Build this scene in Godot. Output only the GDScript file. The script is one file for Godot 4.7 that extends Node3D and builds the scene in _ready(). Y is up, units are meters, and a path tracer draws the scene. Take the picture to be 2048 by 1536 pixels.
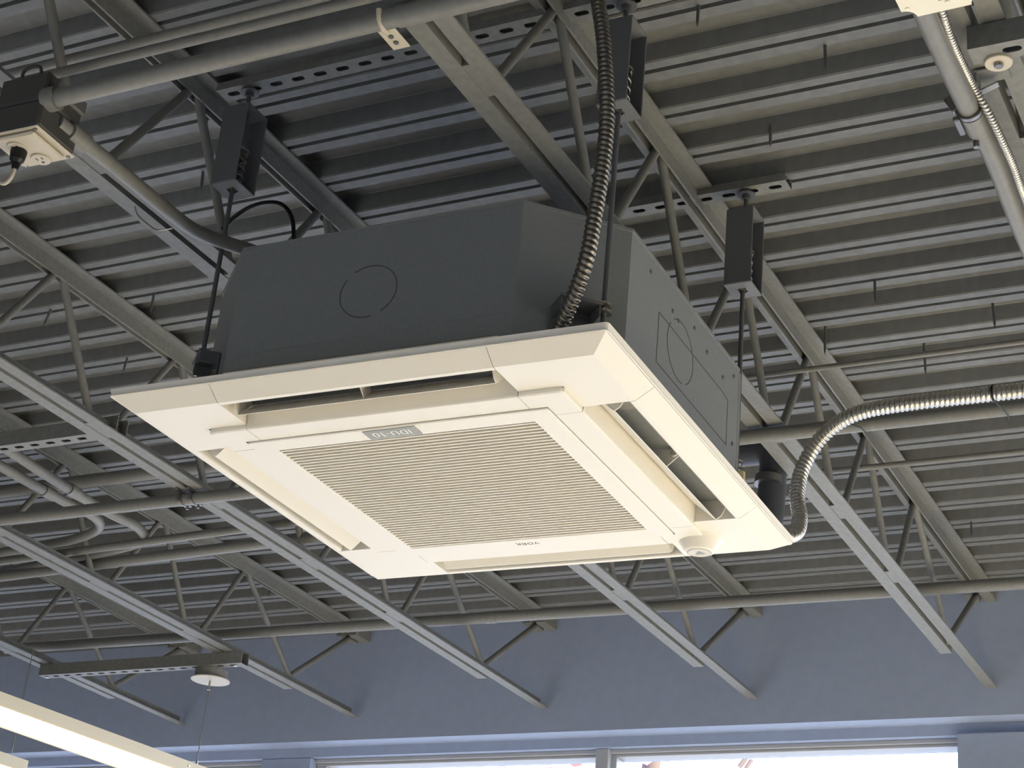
extends Node3D

# All heights below are measured from the lens; H lifts them to the floor at y = 0.
const H := 1.55

func p(x: float, y: float, z: float) -> Vector3:
	return Vector3(x, y + H, z)

# ---------------------------------------------------------------- mesh builder
class Shape:
	var st := SurfaceTool.new()
	var off := Vector3.ZERO

	func _init(o := Vector3.ZERO) -> void:
		off = o
		st.begin(Mesh.PRIMITIVE_TRIANGLES)

	func vert(v: Vector3, n: Vector3) -> void:
		st.set_normal(n)
		st.set_uv(Vector2(v.x + v.y * 0.37, v.z + v.y * 0.61))
		st.add_vertex(v - off)

	# n says roughly which side is out; the face normal itself is exact
	func tri(a: Vector3, b: Vector3, c: Vector3, out: Vector3) -> void:
		var n := (c - a).cross(b - a)
		if n.length_squared() < 1e-18:
			return
		n = n.normalized()
		if n.dot(out) < 0.0:
			n = -n
			var t := b
			b = c
			c = t
		vert(a, n); vert(b, n); vert(c, n)

	func quad(a: Vector3, b: Vector3, c: Vector3, d: Vector3, out: Vector3) -> void:
		tri(a, b, c, out)
		tri(a, c, d, out)

	func tri_n(a: Vector3, b: Vector3, c: Vector3, na: Vector3, nb: Vector3, nc: Vector3) -> void:
		var n := (c - a).cross(b - a)
		if n.length_squared() < 1e-18:
			return
		if n.dot(na + nb + nc) < 0.0:
			vert(a, na); vert(c, nc); vert(b, nb)
		else:
			vert(a, na); vert(b, nb); vert(c, nc)

	# box with chamfered edges, optional basis
	func box(c: Vector3, s: Vector3, ch := 0.0, b := Basis.IDENTITY) -> void:
		var h := s * 0.5
		ch = minf(ch, minf(h.x, minf(h.y, h.z)) * 0.9)
		var ax := [Vector3(1, 0, 0), Vector3(0, 1, 0), Vector3(0, 0, 1)]
		for i in 3:
			var u: Vector3 = ax[(i + 1) % 3]
			var w: Vector3 = ax[(i + 2) % 3]
			var n: Vector3 = ax[i]
			var hu := h[(i + 1) % 3] - ch
			var hw := h[(i + 2) % 3] - ch
			for sg in [-1.0, 1.0]:
				var o: Vector3 = n * (h[i] * sg)
				quad(c + b * (o + u * hu + w * hw), c + b * (o - u * hu + w * hw), c + b * (o - u * hu - w * hw), c + b * (o + u * hu - w * hw), b * (n * sg))
		if ch <= 0.0:
			return
		for i in 3:
			var j := (i + 1) % 3
			var k := (i + 2) % 3
			for sj in [-1.0, 1.0]:
				for sk in [-1.0, 1.0]:
					var e := Vector3.ZERO
					e[i] = h[i] - ch
					var a1 := Vector3.ZERO
					a1[j] = h[j] * sj
					a1[k] = (h[k] - ch) * sk
					var a2 := Vector3.ZERO
					a2[j] = (h[j] - ch) * sj
					a2[k] = h[k] * sk
					quad(c + b * (a1 + e), c + b * (a1 - e), c + b * (a2 - e), c + b * (a2 + e), b * (a1 + a2))
		for sx in [-1.0, 1.0]:
			for sy in [-1.0, 1.0]:
				for sz in [-1.0, 1.0]:
					var q := Vector3(h.x * sx, h.y * sy, h.z * sz)
					var d := Vector3(ch * sx, ch * sy, ch * sz)
					tri(c + b * (q - Vector3(0, d.y, d.z)), c + b * (q - Vector3(d.x, 0, d.z)), c + b * (q - Vector3(d.x, d.y, 0)), b * q)

	func span(a: Vector3, b: Vector3, ch := 0.0) -> void:
		box((a + b) * 0.5, (b - a).abs(), ch)

	# smooth grid of points; cen has one centre per row, normals point away from it (sg = 1) or towards it
	func grid(rows: Array, cen: PackedVector3Array, wrap := false, sg := 1.0) -> void:
		var m := rows.size()
		var n: int = rows[0].size()
		var nor := []
		for i in m:
			var line := PackedVector3Array()
			for j in n:
				var r0: PackedVector3Array = rows[maxi(i - 1, 0)]
				var r1: PackedVector3Array = rows[mini(i + 1, m - 1)]
				var rr: PackedVector3Array = rows[i]
				var ja := (j - 1 + n) % n if wrap else maxi(j - 1, 0)
				var jb := (j + 1) % n if wrap else mini(j + 1, n - 1)
				var q := (r1[j] - r0[j]).cross(rr[jb] - rr[ja])
				q = q.normalized() if q.length_squared() > 1e-20 else Vector3.UP
				if q.dot(rr[j] - cen[i]) * sg < 0.0:
					q = -q
				line.append(q)
			nor.append(line)
		var last := n if wrap else n - 1
		for i in m - 1:
			for j in last:
				var k := (j + 1) % n
				tri_n(rows[i][j], rows[i + 1][j], rows[i + 1][k], nor[i][j], nor[i + 1][j], nor[i + 1][k])
				tri_n(rows[i][j], rows[i + 1][k], rows[i][k], nor[i][j], nor[i + 1][k], nor[i][k])

	# tube along a path; ribs of the given pitch and height run round it, and past `tip` it narrows to a point
	func tube(path: PackedVector3Array, r: float, seg := 14, caps := true, pitch := 0.0, amp := 0.0, tip := 1e9) -> void:
		var rows := []
		var t := (path[1] - path[0]).normalized()
		var u := t.cross(Vector3.UP if absf(t.y) < 0.9 else Vector3.RIGHT).normalized()
		var s := 0.0
		var ends := []
		for i in path.size():
			if i > 0:
				s += path[i].distance_to(path[i - 1])
			t = (path[mini(i + 1, path.size() - 1)] - path[maxi(i - 1, 0)]).normalized()
			u = (u - t * u.dot(t)).normalized()
			var w := t.cross(u)
			var line := PackedVector3Array()
			for j in seg:
				var a := TAU * j / seg
				var rr := r
				if pitch > 0.0:
					rr += amp * (pow(absf(sin(PI * s / pitch + a * 0.5)), 0.7) - 1.0)
				if s > tip:
					rr *= 0.1
				line.append(path[i] + (u * cos(a) + w * sin(a)) * rr)
			rows.append(line)
			if i == 0 or i == path.size() - 1:
				ends.append([line, path[i], t * (-1.0 if i == 0 else 1.0)])
		grid(rows, path, true)
		if caps:
			for e in ends:
				for j in seg:
					tri(e[1], e[0][j], e[0][(j + 1) % seg], e[2])

	func rod(a: Vector3, b: Vector3, r: float, seg := 12, caps := true) -> void:
		tube(PackedVector3Array([a, b]), r, seg, caps)

	# turned shape: profile is (radius, height along axis b.y), every step is its own smooth ring
	func lathe(c: Vector3, prof: Array, seg := 24, b := Basis.IDENTITY) -> void:
		for i in prof.size() - 1:
			var rows := []
			var cen := PackedVector3Array()
			var p0: Vector2 = prof[i]
			var p1: Vector2 = prof[i + 1]
			for q: Vector2 in [p0, p1]:
				var line := PackedVector3Array()
				for j in seg:
					var a := TAU * j / seg
					line.append(c + b * Vector3(cos(a) * q.x, q.y, sin(a) * q.x))
				rows.append(line)
			# out is to the right of the walking direction of the profile
			var d := p1 - p0
			var out2 := Vector2(d.y, -d.x)
			for j in seg:
				var k := (j + 1) % seg
				var na := []
				for jj: int in [j, k]:
					var a := TAU * jj / seg
					na.append((b * Vector3(cos(a) * out2.x, out2.y, sin(a) * out2.x)).normalized())
				tri_n(rows[0][j], rows[1][j], rows[1][k], na[0], na[0], na[1])
				tri_n(rows[0][j], rows[1][k], rows[0][k], na[0], na[1], na[1])

	# flat polygon with thickness: (x, y) -> o + u x + v y, and o + w at the other end
	func prism(poly: PackedVector2Array, o: Vector3, u: Vector3, v: Vector3, w: Vector3) -> void:
		var ids := Geometry2D.triangulate_polygon(poly)
		var wn := w.normalized()
		for i in range(0, ids.size(), 3):
			var a := o + u * poly[ids[i]].x + v * poly[ids[i]].y
			var b := o + u * poly[ids[i + 1]].x + v * poly[ids[i + 1]].y
			var c := o + u * poly[ids[i + 2]].x + v * poly[ids[i + 2]].y
			tri(a, b, c, -wn)
			tri(a + w, b + w, c + w, wn)
		var cw := Geometry2D.is_polygon_clockwise(poly)
		for i in poly.size():
			var q := poly[i]
			var r := poly[(i + 1) % poly.size()]
			var d := r - q
			var n2 := Vector2(d.y, -d.x) * (-1.0 if cw else 1.0)
			var a := o + u * q.x + v * q.y
			var b := o + u * r.x + v * r.y
			quad(a, b, b + w, a + w, u * n2.x + v * n2.y)

	# plate with a long hole: rectangle lx by lz, slot sl by sw, seen from below, thickness th upward
	func slotted(c: Vector3, lx: float, lz: float, sl: float, sw: float, th: float) -> void:
		var angles := []
		var corner := atan2(lz, lx)
		for a in [corner, PI - corner, -corner, corner - PI]:
			angles.append(a)
		for i in 32:
			angles.append(-PI + TAU * (i + 0.5) / 32.0)
		angles.sort()
		var inner := PackedVector2Array()
		var outer := PackedVector2Array()
		for a: float in angles:
			var d := Vector2(cos(a), sin(a))
			var k := minf(lx * 0.5 / maxf(absf(d.x), 1e-6), lz * 0.5 / maxf(absf(d.y), 1e-6))
			outer.append(d * k)
			var lo := 0.0
			var hi := sl
			for it in 18:
				var mid := (lo + hi) * 0.5
				var q := d * mid
				var e := Vector2(maxf(absf(q.x) - (sl - sw) * 0.5, 0.0), q.y).length()
				if e < sw * 0.5:
					lo = mid
				else:
					hi = mid
			inner.append(d * lo)
		var n := angles.size()
		for i in n:
			var j := (i + 1) % n
			var a := c + Vector3(inner[i].x, 0, inner[i].y)
			var b := c + Vector3(inner[j].x, 0, inner[j].y)
			quad(a, b, c + Vector3(outer[j].x, 0, outer[j].y), c + Vector3(outer[i].x, 0, outer[i].y), Vector3.DOWN)
			quad(a, b, b + Vector3(0, th, 0), a + Vector3(0, th, 0), Vector3(-inner[i].x, 0, -inner[i].y))

	func mesh() -> ArrayMesh:
		return st.commit()

# ---------------------------------------------------------------- scene helpers
var used := {}

func numbered(called: String, parent: Node) -> String:
	var key := str(parent.get_instance_id()) + called
	var n: int = used.get(key, 0)
	used[key] = n + 1
	return called if n == 0 else "%s_%03d" % [called, n]

func obj(called: String, s: Shape, m: Material, parent: Node = self) -> MeshInstance3D:
	return inst(called, s.mesh(), m, parent)

func inst(called: String, mesh: Mesh, m: Material, parent: Node = self) -> MeshInstance3D:
	var o := MeshInstance3D.new()
	o.name = numbered(called, parent)
	o.mesh = mesh
	o.material_override = m
	parent.add_child(o, true)
	return o

func thing(called: String, label: String, category: String, at := Vector3.ZERO, group := "") -> Node3D:
	var o := Node3D.new()
	o.name = numbered(called, self)
	o.position = at
	add_child(o, true)
	tag(o, label, category, group)
	return o

func tag(o: Node, label: String, category: String, group := "") -> void:
	o.set_meta("label", label)
	o.set_meta("category", category)
	if group:
		o.set_meta("group", group)

func struct(called: String, s: Shape, m: Material) -> MeshInstance3D:
	var o := obj(called, s, m)
	o.set_meta("kind", "structure")
	return o

func spline(pts: Array, step: float) -> PackedVector3Array:
	var out := PackedVector3Array()
	for i in pts.size() - 1:
		var a: Vector3 = pts[maxi(i - 1, 0)]
		var b: Vector3 = pts[i]
		var c: Vector3 = pts[i + 1]
		var d: Vector3 = pts[mini(i + 2, pts.size() - 1)]
		var n := maxi(1, int(round(b.distance_to(c) / step)))
		for k in n:
			out.append(b.cubic_interpolate(c, a, d, float(k) / n))
	out.append(pts[-1])
	return out

# a polyline whose corners are turned with a radius
func bent(pts: Array, rad: float) -> PackedVector3Array:
	var out := PackedVector3Array([pts[0]])
	for i in range(1, pts.size() - 1):
		var b: Vector3 = pts[i]
		var a: Vector3 = b + (pts[i - 1] - b).normalized() * rad
		var c: Vector3 = b + (pts[i + 1] - b).normalized() * rad
		for k in 9:
			var t := k / 8.0
			out.append(a.lerp(b, t).lerp(b.lerp(c, t), t))
	out.append(pts[-1])
	return out

func mat(c: Color, rough := 0.6, metal := 0.0, spec := 0.5) -> StandardMaterial3D:
	var m := StandardMaterial3D.new()
	m.albedo_color = c
	m.roughness = rough
	m.metallic = metal
	m.metallic_specular = spec
	return m

func noisy(m: StandardMaterial3D, amount: float, scale: float, sd: int, bump := 0.0) -> StandardMaterial3D:
	var n := FastNoiseLite.new()
	n.seed = sd
	n.noise_type = FastNoiseLite.TYPE_SIMPLEX
	n.frequency = 0.03
	n.fractal_octaves = 4
	var t := NoiseTexture2D.new()
	t.width = 256
	t.height = 256
	t.seamless = true
	t.noise = n
	var g := Gradient.new()
	g.set_color(0, Color(1 - amount, 1 - amount, 1 - amount))
	g.set_color(1, Color(1, 1, 1))
	t.color_ramp = g
	m.albedo_texture = t
	if bump > 0.0:
		var b := NoiseTexture2D.new()
		b.width = 256
		b.height = 256
		b.seamless = true
		b.noise = n
		b.as_normal_map = true
		b.bump_strength = 4.0
		m.normal_enabled = true
		m.normal_texture = b
		m.normal_scale = bump
	m.uv1_triplanar = true
	m.uv1_world_triplanar = true
	m.uv1_scale = Vector3.ONE * scale
	return m

var M := {}

func materials() -> void:
	M.paint = noisy(mat(Color(0.520, 0.518, 0.498), 0.55), 0.10, 5.0, 3, 0.06)
	M.paint_deck = noisy(mat(Color(0.478, 0.480, 0.472), 0.5), 0.10, 3.0, 5, 0.05)
	M.paint_pipe = noisy(mat(Color(0.52, 0.515, 0.495), 0.42), 0.08, 6.0, 7)
	M.wall = noisy(mat(Color(0.64, 0.69, 0.79), 0.75), 0.03, 2.0, 9)  # grey wall with the blue lens glare put into its colour
	M.wall_dark = noisy(mat(Color(0.30, 0.30, 0.31), 0.8), 0.06, 2.0, 10)
	M.cabinet = noisy(mat(Color(0.54, 0.55, 0.55), 0.5), 0.05, 8.0, 11)
	M.line = mat(Color(0.34, 0.34, 0.33), 0.8)
	M.dark = mat(Color(0.36, 0.365, 0.37), 0.5)
	M.box = mat(Color(0.29, 0.285, 0.275), 0.55)
	M.hanger = mat(Color(0.44, 0.445, 0.455), 0.5)
	M.black = mat(Color(0.05, 0.05, 0.055), 0.45)
	M.white = mat(Color(0.93, 0.905, 0.85), 0.42)
	M.white_in = mat(Color(0.84, 0.82, 0.77), 0.5)
	M.vane = mat(Color(0.91, 0.885, 0.83), 0.4)
	M.foam = mat(Color(0.62, 0.62, 0.60), 0.9)
	M.filter = noisy(mat(Color(0.72, 0.69, 0.62), 0.9), 0.12, 40.0, 13)
	M.label = mat(Color(0.60, 0.60, 0.57), 0.5)
	M.ink = mat(Color(0.98, 0.97, 0.93), 0.6)
	M.logo = mat(Color(0.35, 0.35, 0.34), 0.6)
	M.zinc = mat(Color(0.80, 0.78, 0.74), 0.28, 1.0)
	M.steel = mat(Color(0.55, 0.54, 0.53), 0.35, 1.0)
	M.dark_flex = mat(Color(0.50, 0.48, 0.45), 0.33, 1.0)
	M.cover = mat(Color(0.78, 0.74, 0.66), 0.45)
	M.cover_white = mat(Color(0.95, 0.92, 0.84), 0.4)
	M.insulation = noisy(mat(Color(0.30, 0.31, 0.34), 0.5), 0.1, 10.0, 17)
	M.lamp_body = mat(Color(0.88, 0.84, 0.74), 0.45)
	M.gold = mat(Color(0.92, 0.84, 0.66), 0.4)
	M.floor = noisy(mat(Color(0.86, 0.82, 0.73), 0.6), 0.06, 1.0, 19)
	M.frame = mat(Color(0.70, 0.71, 0.73), 0.4)
	M.leaf = mat(Color(0.90, 0.55, 0.50), 0.7)
	M.bark = mat(Color(0.30, 0.25, 0.22), 0.9)
	M.ground = mat(Color(0.42, 0.42, 0.41), 0.9)
	var g := StandardMaterial3D.new()
	g.transparency = BaseMaterial3D.TRANSPARENCY_ALPHA
	g.albedo_color = Color(0.95, 0.97, 1.0, 0.06)
	g.roughness = 0.02
	M.glass = g
	var e := mat(Color(1, 1, 1), 0.6)
	e.emission_enabled = true
	e.emission = Color(1.0, 0.97, 0.90)
	e.emission_energy_multiplier = 4.0
	M.glow = e

# ---------------------------------------------------------------- the scene
func _ready() -> void:
	# camera
	var cam := Camera3D.new()
	cam.name = "camera"
	cam.fov = rad_to_deg(2.0 * atan(768.0 / 3581.07))
	cam.near = 0.05
	cam.far = 200.0
	cam.transform = Transform3D(Basis(Vector3(0.891479, 0.087803, -0.444473), Vector3(0.119636, 0.900599, 0.417861), Vector3(0.436982, -0.425689, 0.792361)), Vector3(0, H, 0))
	add_child(cam)
	# sky and exposure
	var env := Environment.new()
	env.background_mode = Environment.BG_SKY
	var sm := ProceduralSkyMaterial.new()
	sm.sky_top_color = Color(0.60, 0.72, 0.94)
	sm.sky_horizon_color = Color(0.98, 0.97, 0.95)
	sm.ground_horizon_color = Color(0.72, 0.74, 0.76)
	sm.ground_bottom_color = Color(0.55, 0.55, 0.54)
	sm.sky_energy_multiplier = 4.5
	sm.ground_energy_multiplier = 3.0
	var sky := Sky.new()
	sky.sky_material = sm
	env.sky = sky
	env.ambient_light_source = Environment.AMBIENT_SOURCE_DISABLED
	env.tonemap_mode = Environment.TONE_MAPPER_LINEAR
	env.tonemap_exposure = 0.375
	env.sdfgi_enabled = true
	env.ssao_enabled = true
	env.ssil_enabled = true
	var we := WorldEnvironment.new()
	we.name = "world_environment"
	we.environment = env
	add_child(we)
	# sun, through the added windows of the right-hand wall
	var sun := DirectionalLight3D.new()
	sun.name = "sun"
	sun.light_color = Color(1.0, 0.95, 0.80)
	sun.light_energy = 24.0
	sun.shadow_enabled = true
	sun.light_angular_distance = 0.6
	add_child(sun)
	sun.look_at_from_position(Vector3.ZERO, Vector3(-1.0, -0.62, 0.0))

	materials()
	room()
	for i in JOISTS.size():
		joist(i)
	air_conditioner()
	for a in HANGERS:
		hanger(a)
	struts()
	pipes()
	flexes()
	boxes()
	lamps()

# ---------------------------------------------------------------- room
const DECK := 2.01
const WALL := -5.57

func deck_profile(z0: float, n: int) -> PackedVector2Array:
	# (z, y) from near to far over n ribs
	var out := PackedVector2Array()
	for i in n:
		var z := z0 - i * 0.1514
		for q: Vector2 in [Vector2(0, 0.003), Vector2(0.003, 0), Vector2(0.0235, 0), Vector2(0.0248, 0.009), Vector2(0.0340, 0.009), Vector2(0.0350, 0.0), Vector2(0.061, 0.0), Vector2(0.064, 0.003), Vector2(0.072, 0.036), Vector2(0.075, 0.038), Vector2(0.1395, 0.038), Vector2(0.1425, 0.036)]:
			out.append(Vector2(z - q.x, DECK + q.y))
	out.append(Vector2(z0 - n * 0.1514, DECK + 0.003))
	return out

func room() -> void:
	var ceil_ := Shape.new()
	ceil_.span(p(-8.2, DECK + 0.05, WALL - 0.3), p(3.7, DECK + 0.2, 3.7))
	var roof := struct("ceiling", ceil_, M.paint_deck)
	tag(roof, "dark grey painted ribbed metal roof deck above the steel joists", "ceiling")
	# ribbed sheets, six ribs each
	var z0 := -2.570 + 0.029 + 0.1514 * 42
	while z0 > WALL + 0.02:
		var n := 6
		while n > 1 and z0 - n * 0.1514 < WALL - 0.12:
			n -= 1
		var pr := deck_profile(z0, n)
		var s := Shape.new()
		for i in pr.size() - 1:
			var a := pr[i]
			var b := pr[i + 1]
			var out := Vector3(0, -1, 0)
			if absf(b.y - a.y) > absf(b.x - a.x):
				out = Vector3(0, 0, -1.0 if b.y > a.y else 1.0)
			s.quad(p(-8.0, a.y, a.x), p(3.5, a.y, a.x), p(3.5, b.y, b.x), p(-8.0, b.y, b.x), out)
			s.quad(p(-8.0, a.y + 0.0012, a.x), p(3.5, a.y + 0.0012, a.x), p(3.5, b.y + 0.0012, b.x), p(-8.0, b.y + 0.0012, b.x), -out)
		obj("deck_sheet", s, M.paint_deck, roof)
		z0 -= n * 0.1514
	# roofing screws whose points come through the deck
	for q in [[-1.025, -2.412, .05, .0], [-.852, -2.601, .06, .004], [-1.038, -2.842, .035, .0], [-1.014, -3.484, .06, .003], [-1.197, -3.70, .06, 0], [-.798, -3.701, .05, .004], [-1.002, -3.869, .06, .003], [-1.154, -4.979, .05, 0], [-2.70, -3.025, .055, .0], [-3.008, -3.014, .05, -.02], [-2.995, -3.306, .045, -.008], [-2.244, -2.589, .05, .006], [-2.321, -2.268, .05, 0], [-2.097, -2.393, .05, .01], [-3.667, -5.007, .05, 0]]:
		var s := Shape.new()
		var a := p(q[0], DECK + 0.037, q[1])
		s.lathe(a, [Vector2(0.0075, -0.001), Vector2(0.0, -0.001)], 10)
		s.tube(PackedVector3Array([a, a + Vector3(q[3], -q[2] - 0.02, 0), a + Vector3(q[3] * 1.2, -q[2] - 0.034, 0)]), 0.0032, 8, true, 0.0, 0.0, q[2] + 0.025)
		obj("screw", s, M.dark, roof)
	# floor
	var f := Shape.new()
	f.span(Vector3(-8.2, -0.2, WALL - 0.3), Vector3(3.7, 0.0, 3.7))
	tag(struct("floor", f, M.floor), "pale tiled floor far below the air conditioner", "floor")
	# wall with the windows: a deep bulkhead above, a recessed header and piers below
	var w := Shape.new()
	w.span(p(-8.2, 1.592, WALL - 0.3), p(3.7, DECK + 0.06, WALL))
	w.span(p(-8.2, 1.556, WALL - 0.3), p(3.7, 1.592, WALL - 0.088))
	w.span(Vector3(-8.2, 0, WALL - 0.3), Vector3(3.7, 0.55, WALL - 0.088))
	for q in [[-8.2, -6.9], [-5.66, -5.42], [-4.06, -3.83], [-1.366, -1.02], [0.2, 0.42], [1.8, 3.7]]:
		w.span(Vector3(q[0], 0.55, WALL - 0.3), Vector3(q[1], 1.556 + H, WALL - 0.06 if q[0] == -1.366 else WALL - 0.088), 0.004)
	tag(struct("wall_front", w, M.wall), "window wall with blue glare mixed into its grey, and a bulkhead over the windows", "wall")
	var k := 0
	for q in [[-6.9, -5.66], [-5.42, -4.06], [-3.83, -2.624], [-2.624, -1.366], [-1.02, 0.2], [0.42, 1.8]]:
		k += 1
		var x0: float = q[0]
		var x1: float = q[1]
		var fr := Shape.new()
		var zf := WALL - 0.13
		var zb := WALL - 0.2
		fr.span(p(x0, 1.5415, zb), p(x1, 1.556, zf + 0.012), 0.002)
		fr.span(p(x0, 1.531, zb), p(x1, 1.5415, zf), 0.002)
		fr.span(Vector3(x0, 0.55, zb), Vector3(x1, 0.61, zf), 0.002)
		fr.span(Vector3(x0, 0.61, zb), Vector3(x0 + 0.045, 1.531 + H, zf), 0.002)
		fr.span(Vector3(x1 - (0.024 if k == 3 else 0.012), 0.61, zb), Vector3(x1, 1.531 + H, zf), 0.002)
		if k == 4:
			fr.span(Vector3(x0 - 0.024, 0.56, zf), Vector3(x0 + 0.026, 1.556 + H, WALL - 0.1), 0.003)
		var wn := struct("window_%d" % k, fr, M.frame)
		tag(wn, ["tall window at the far left end of the window wall", "tall window left of the suspended strip lamps", "bright window left of the narrow blue grey mullion", "bright window between the narrow mullion and the blue grey pier", "tall window right of the blue grey pier", "tall window at the far right end of the window wall"][k - 1], "window")
		var gl := Shape.new()
		gl.quad(Vector3(x0, 0.6, zb + 0.02), Vector3(x1, 0.6, zb + 0.02), p(x1, 1.54, zb + 0.02), p(x0, 1.54, zb + 0.02), Vector3(0, 0, 1))
		obj("pane", gl, M.glass, wn)
	# the other walls, out of the picture
	var wr := Shape.new()
	wr.span(Vector3(3.5, 0, WALL - 0.3), Vector3(3.7, 0.35, 3.7))
	wr.span(Vector3(3.5, 2.75, WALL - 0.3), Vector3(3.7, DECK + H + 0.06, 3.7))
	for q in [[WALL - 0.3, -5.3], [-3.75, -3.55], [-2.0, 3.7]]:  # gaps between these piers are added windows, letting sun onto the floor
		wr.span(Vector3(3.5, 0.35, q[0]), Vector3(3.7, 2.75, q[1]))
	tag(struct("wall_right", wr, M.wall_dark), "dark unseen wall at right with two tall windows added for warm bounce light", "wall")
	var wl := Shape.new()
	wl.span(Vector3(-8.2, 0, WALL - 0.3), Vector3(-8.0, DECK + H + 0.06, 3.7))
	tag(struct("wall_left", wl, M.wall_dark), "plain dark wall out of the picture at left", "wall")
	var wb := Shape.new()
	wb.span(Vector3(-8.2, 0, 3.5), Vector3(3.7, 0.6, 3.7))
	wb.span(Vector3(-8.2, 2.9, 3.5), Vector3(3.7, DECK + H + 0.06, 3.7))
	for q in [[-8.2, -4.4], [-2.6, -1.6], [0.2, 3.7]]:  # the openings left here are added, as cool fill from behind
		wb.span(Vector3(q[0], 0.6, 3.5), Vector3(q[1], 2.9, 3.7))
	tag(struct("wall_back", wb, M.wall_dark), "dark wall behind the viewer with small windows added for cool fill light", "wall")
	# outside: pale paving and a reddish tree seen through the glass
	var gd := Shape.new()
	gd.span(Vector3(-40, -0.4, -60), Vector3(40, -0.1, WALL - 0.31))
	var o := struct("ground", gd, M.ground)
	tag(o, "pale paved ground outside the windows", "ground")
	red_tree(Vector3(-4.45, -0.1, -10.2), "red leaved tree outside the window left of the pier", 11)

func red_tree(at: Vector3, label: String, sd: int) -> void:
	var rng := RandomNumberGenerator.new()
	rng.seed = sd
	var t := thing("red_tree", label, "tree", at)
	var tr := Shape.new()
	tr.tube(spline([Vector3(0, 0, 0), Vector3(0.05, 1.6, 0), Vector3(0.0, 3.2, 0.05), Vector3(0.1, 4.6, 0)], 0.3), 0.06, 8)
	for i in 9:
		var a := rng.randf() * TAU
		var y0 := 2.2 + rng.randf() * 2.2
		tr.tube(spline([Vector3(0, y0, 0), Vector3(cos(a) * 0.5, y0 + 0.35, sin(a) * 0.5), Vector3(cos(a) * 0.9, y0 + 0.9, sin(a) * 0.9)], 0.2), 0.016, 6)
	obj("trunk", tr, M.bark, t)
	var lf := Shape.new()
	for i in 380:
		var a := rng.randf() * TAU
		var r := sqrt(rng.randf()) * 1.15
		var c := Vector3(cos(a) * r, 2.6 + rng.randf() * 2.6, sin(a) * r)
		var b := Basis.from_euler(Vector3(rng.randf() * TAU, rng.randf() * TAU, rng.randf() * TAU)) * 0.055
		lf.quad(c + b.x, c + b.z * 0.6, c - b.x, c - b.z * 0.6, b.y)
	var l := obj("foliage", lf, M.leaf, t)
	l.set_meta("kind", "stuff")

# ---------------------------------------------------------------- joists
# centre x, shift of the web panels along z
const JOISTS := [[-0.483, 0.0], [-1.26, 0.0], [-2.053, 0.015], [-2.835, -0.03], [-3.622, -0.055], [-4.415, -0.06]]
const JOIST_LABELS := [
	"grey steel bar joist behind the white box cover at the top right",
	"grey steel bar joist whose paired bottom chord passes just right of the air conditioner",
	"grey steel bar joist running directly above the air conditioner's left half",
	"grey steel bar joist passing close by the panel's left corner",
	"grey steel bar joist that carries the right end of the low slotted strut",
	"leftmost grey steel bar joist, carrying the left end of the low slotted strut"]

func joist(i: int) -> void:
	var x: float = JOISTS[i][0]
	var dz: float = JOISTS[i][1]
	var base := p(x, 1.675, 0)
	var t := thing("steel_joist", JOIST_LABELS[i], "joist", base, "open web steel joists under the roof deck")
	var yb := 1.675
	var near := 3.3
	for sg in [-1.0, 1.0]:
		# bottom chord: an angle with its flat leg down
		var leg := 0.0345
		var gap := 0.0072
		var poly := PackedVector2Array([Vector2(gap, 0), Vector2(gap + leg, 0), Vector2(gap + leg, 0.004), Vector2(gap + 0.004, 0.004), Vector2(gap + 0.004, 0.033), Vector2(gap, 0.033)])
		var s := Shape.new(base)
		var far := -5.18 if sg < 0 else -5.555
		s.prism(poly, p(x, yb, near), Vector3(sg, 0, 0), Vector3.UP, Vector3(0, 0, far - near))
		obj("bottom_chord_angle", s, M.paint, t)
		# top chord: flat leg up against the deck
		leg = 0.0375
		poly = PackedVector2Array([Vector2(gap, 0), Vector2(gap + leg, 0), Vector2(gap + leg, -0.0045), Vector2(gap + 0.0045, -0.0045), Vector2(gap + 0.0045, -0.038), Vector2(gap, -0.038)])
		s = Shape.new(base)
		s.prism(poly, p(x, DECK - 0.0005, near), Vector3(sg, 0, 0), Vector3.UP, Vector3(0, 0, WALL - near))
		obj("top_chord_angle", s, M.paint, t)
	# zigzag of round bars, welded between the angles
	var pitch := 0.485
	var r := 0.0098
	var zt := -4.742 + dz
	var yt := 1.978
	var yl := 1.688
	var k := 0
	while zt < 2.9:
		for sg in [-1.0, 1.0]:
			var zb: float = zt + sg * (pitch * 0.5 - 0.035)
			if k == 0 and sg < 0:
				zb = zt - 0.36
			var s := Shape.new(base)
			s.tube(PackedVector3Array([p(x, yt + 0.01, zt + sg * 0.012), p(x, yt - 0.012, zt + sg * 0.024), p(x, yl + 0.012, zb - sg * 0.008), p(x, yl - 0.004, zb + sg * 0.004)]), r if k % 2 == 0 else r * 0.95, 10)
			obj("web_rod", s, M.paint, t)
		var sp := Shape.new(base)
		var zn := zt + pitch * 0.5
		sp.span(p(x - 0.0072, yb + 0.0015, zn - 0.045), p(x + 0.0072, yb + 0.02, zn + 0.045))
		obj("filler_plate", sp, M.paint, t)
		zt += pitch
		k += 1
	# flat end brace up to the bearing seat, and the seat itself
	var s := Shape.new(base)
	var a := p(x - 0.006, 1.692, -5.12)
	var b := p(x - 0.006, 1.965, -5.50)
	s.rod(a, b, 0.0105, 12)
	obj("end_brace", s, M.paint, t)
	s = Shape.new(base)
	s.span(p(x - 0.045, DECK - 0.045, WALL), p(x - 0.008, DECK - 0.004, WALL + 0.1), 0.002)
	s.span(p(x + 0.008, DECK - 0.045, WALL), p(x + 0.045, DECK - 0.004, WALL + 0.1), 0.002)
	obj("bearing_seat", s, M.paint, t)

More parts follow.
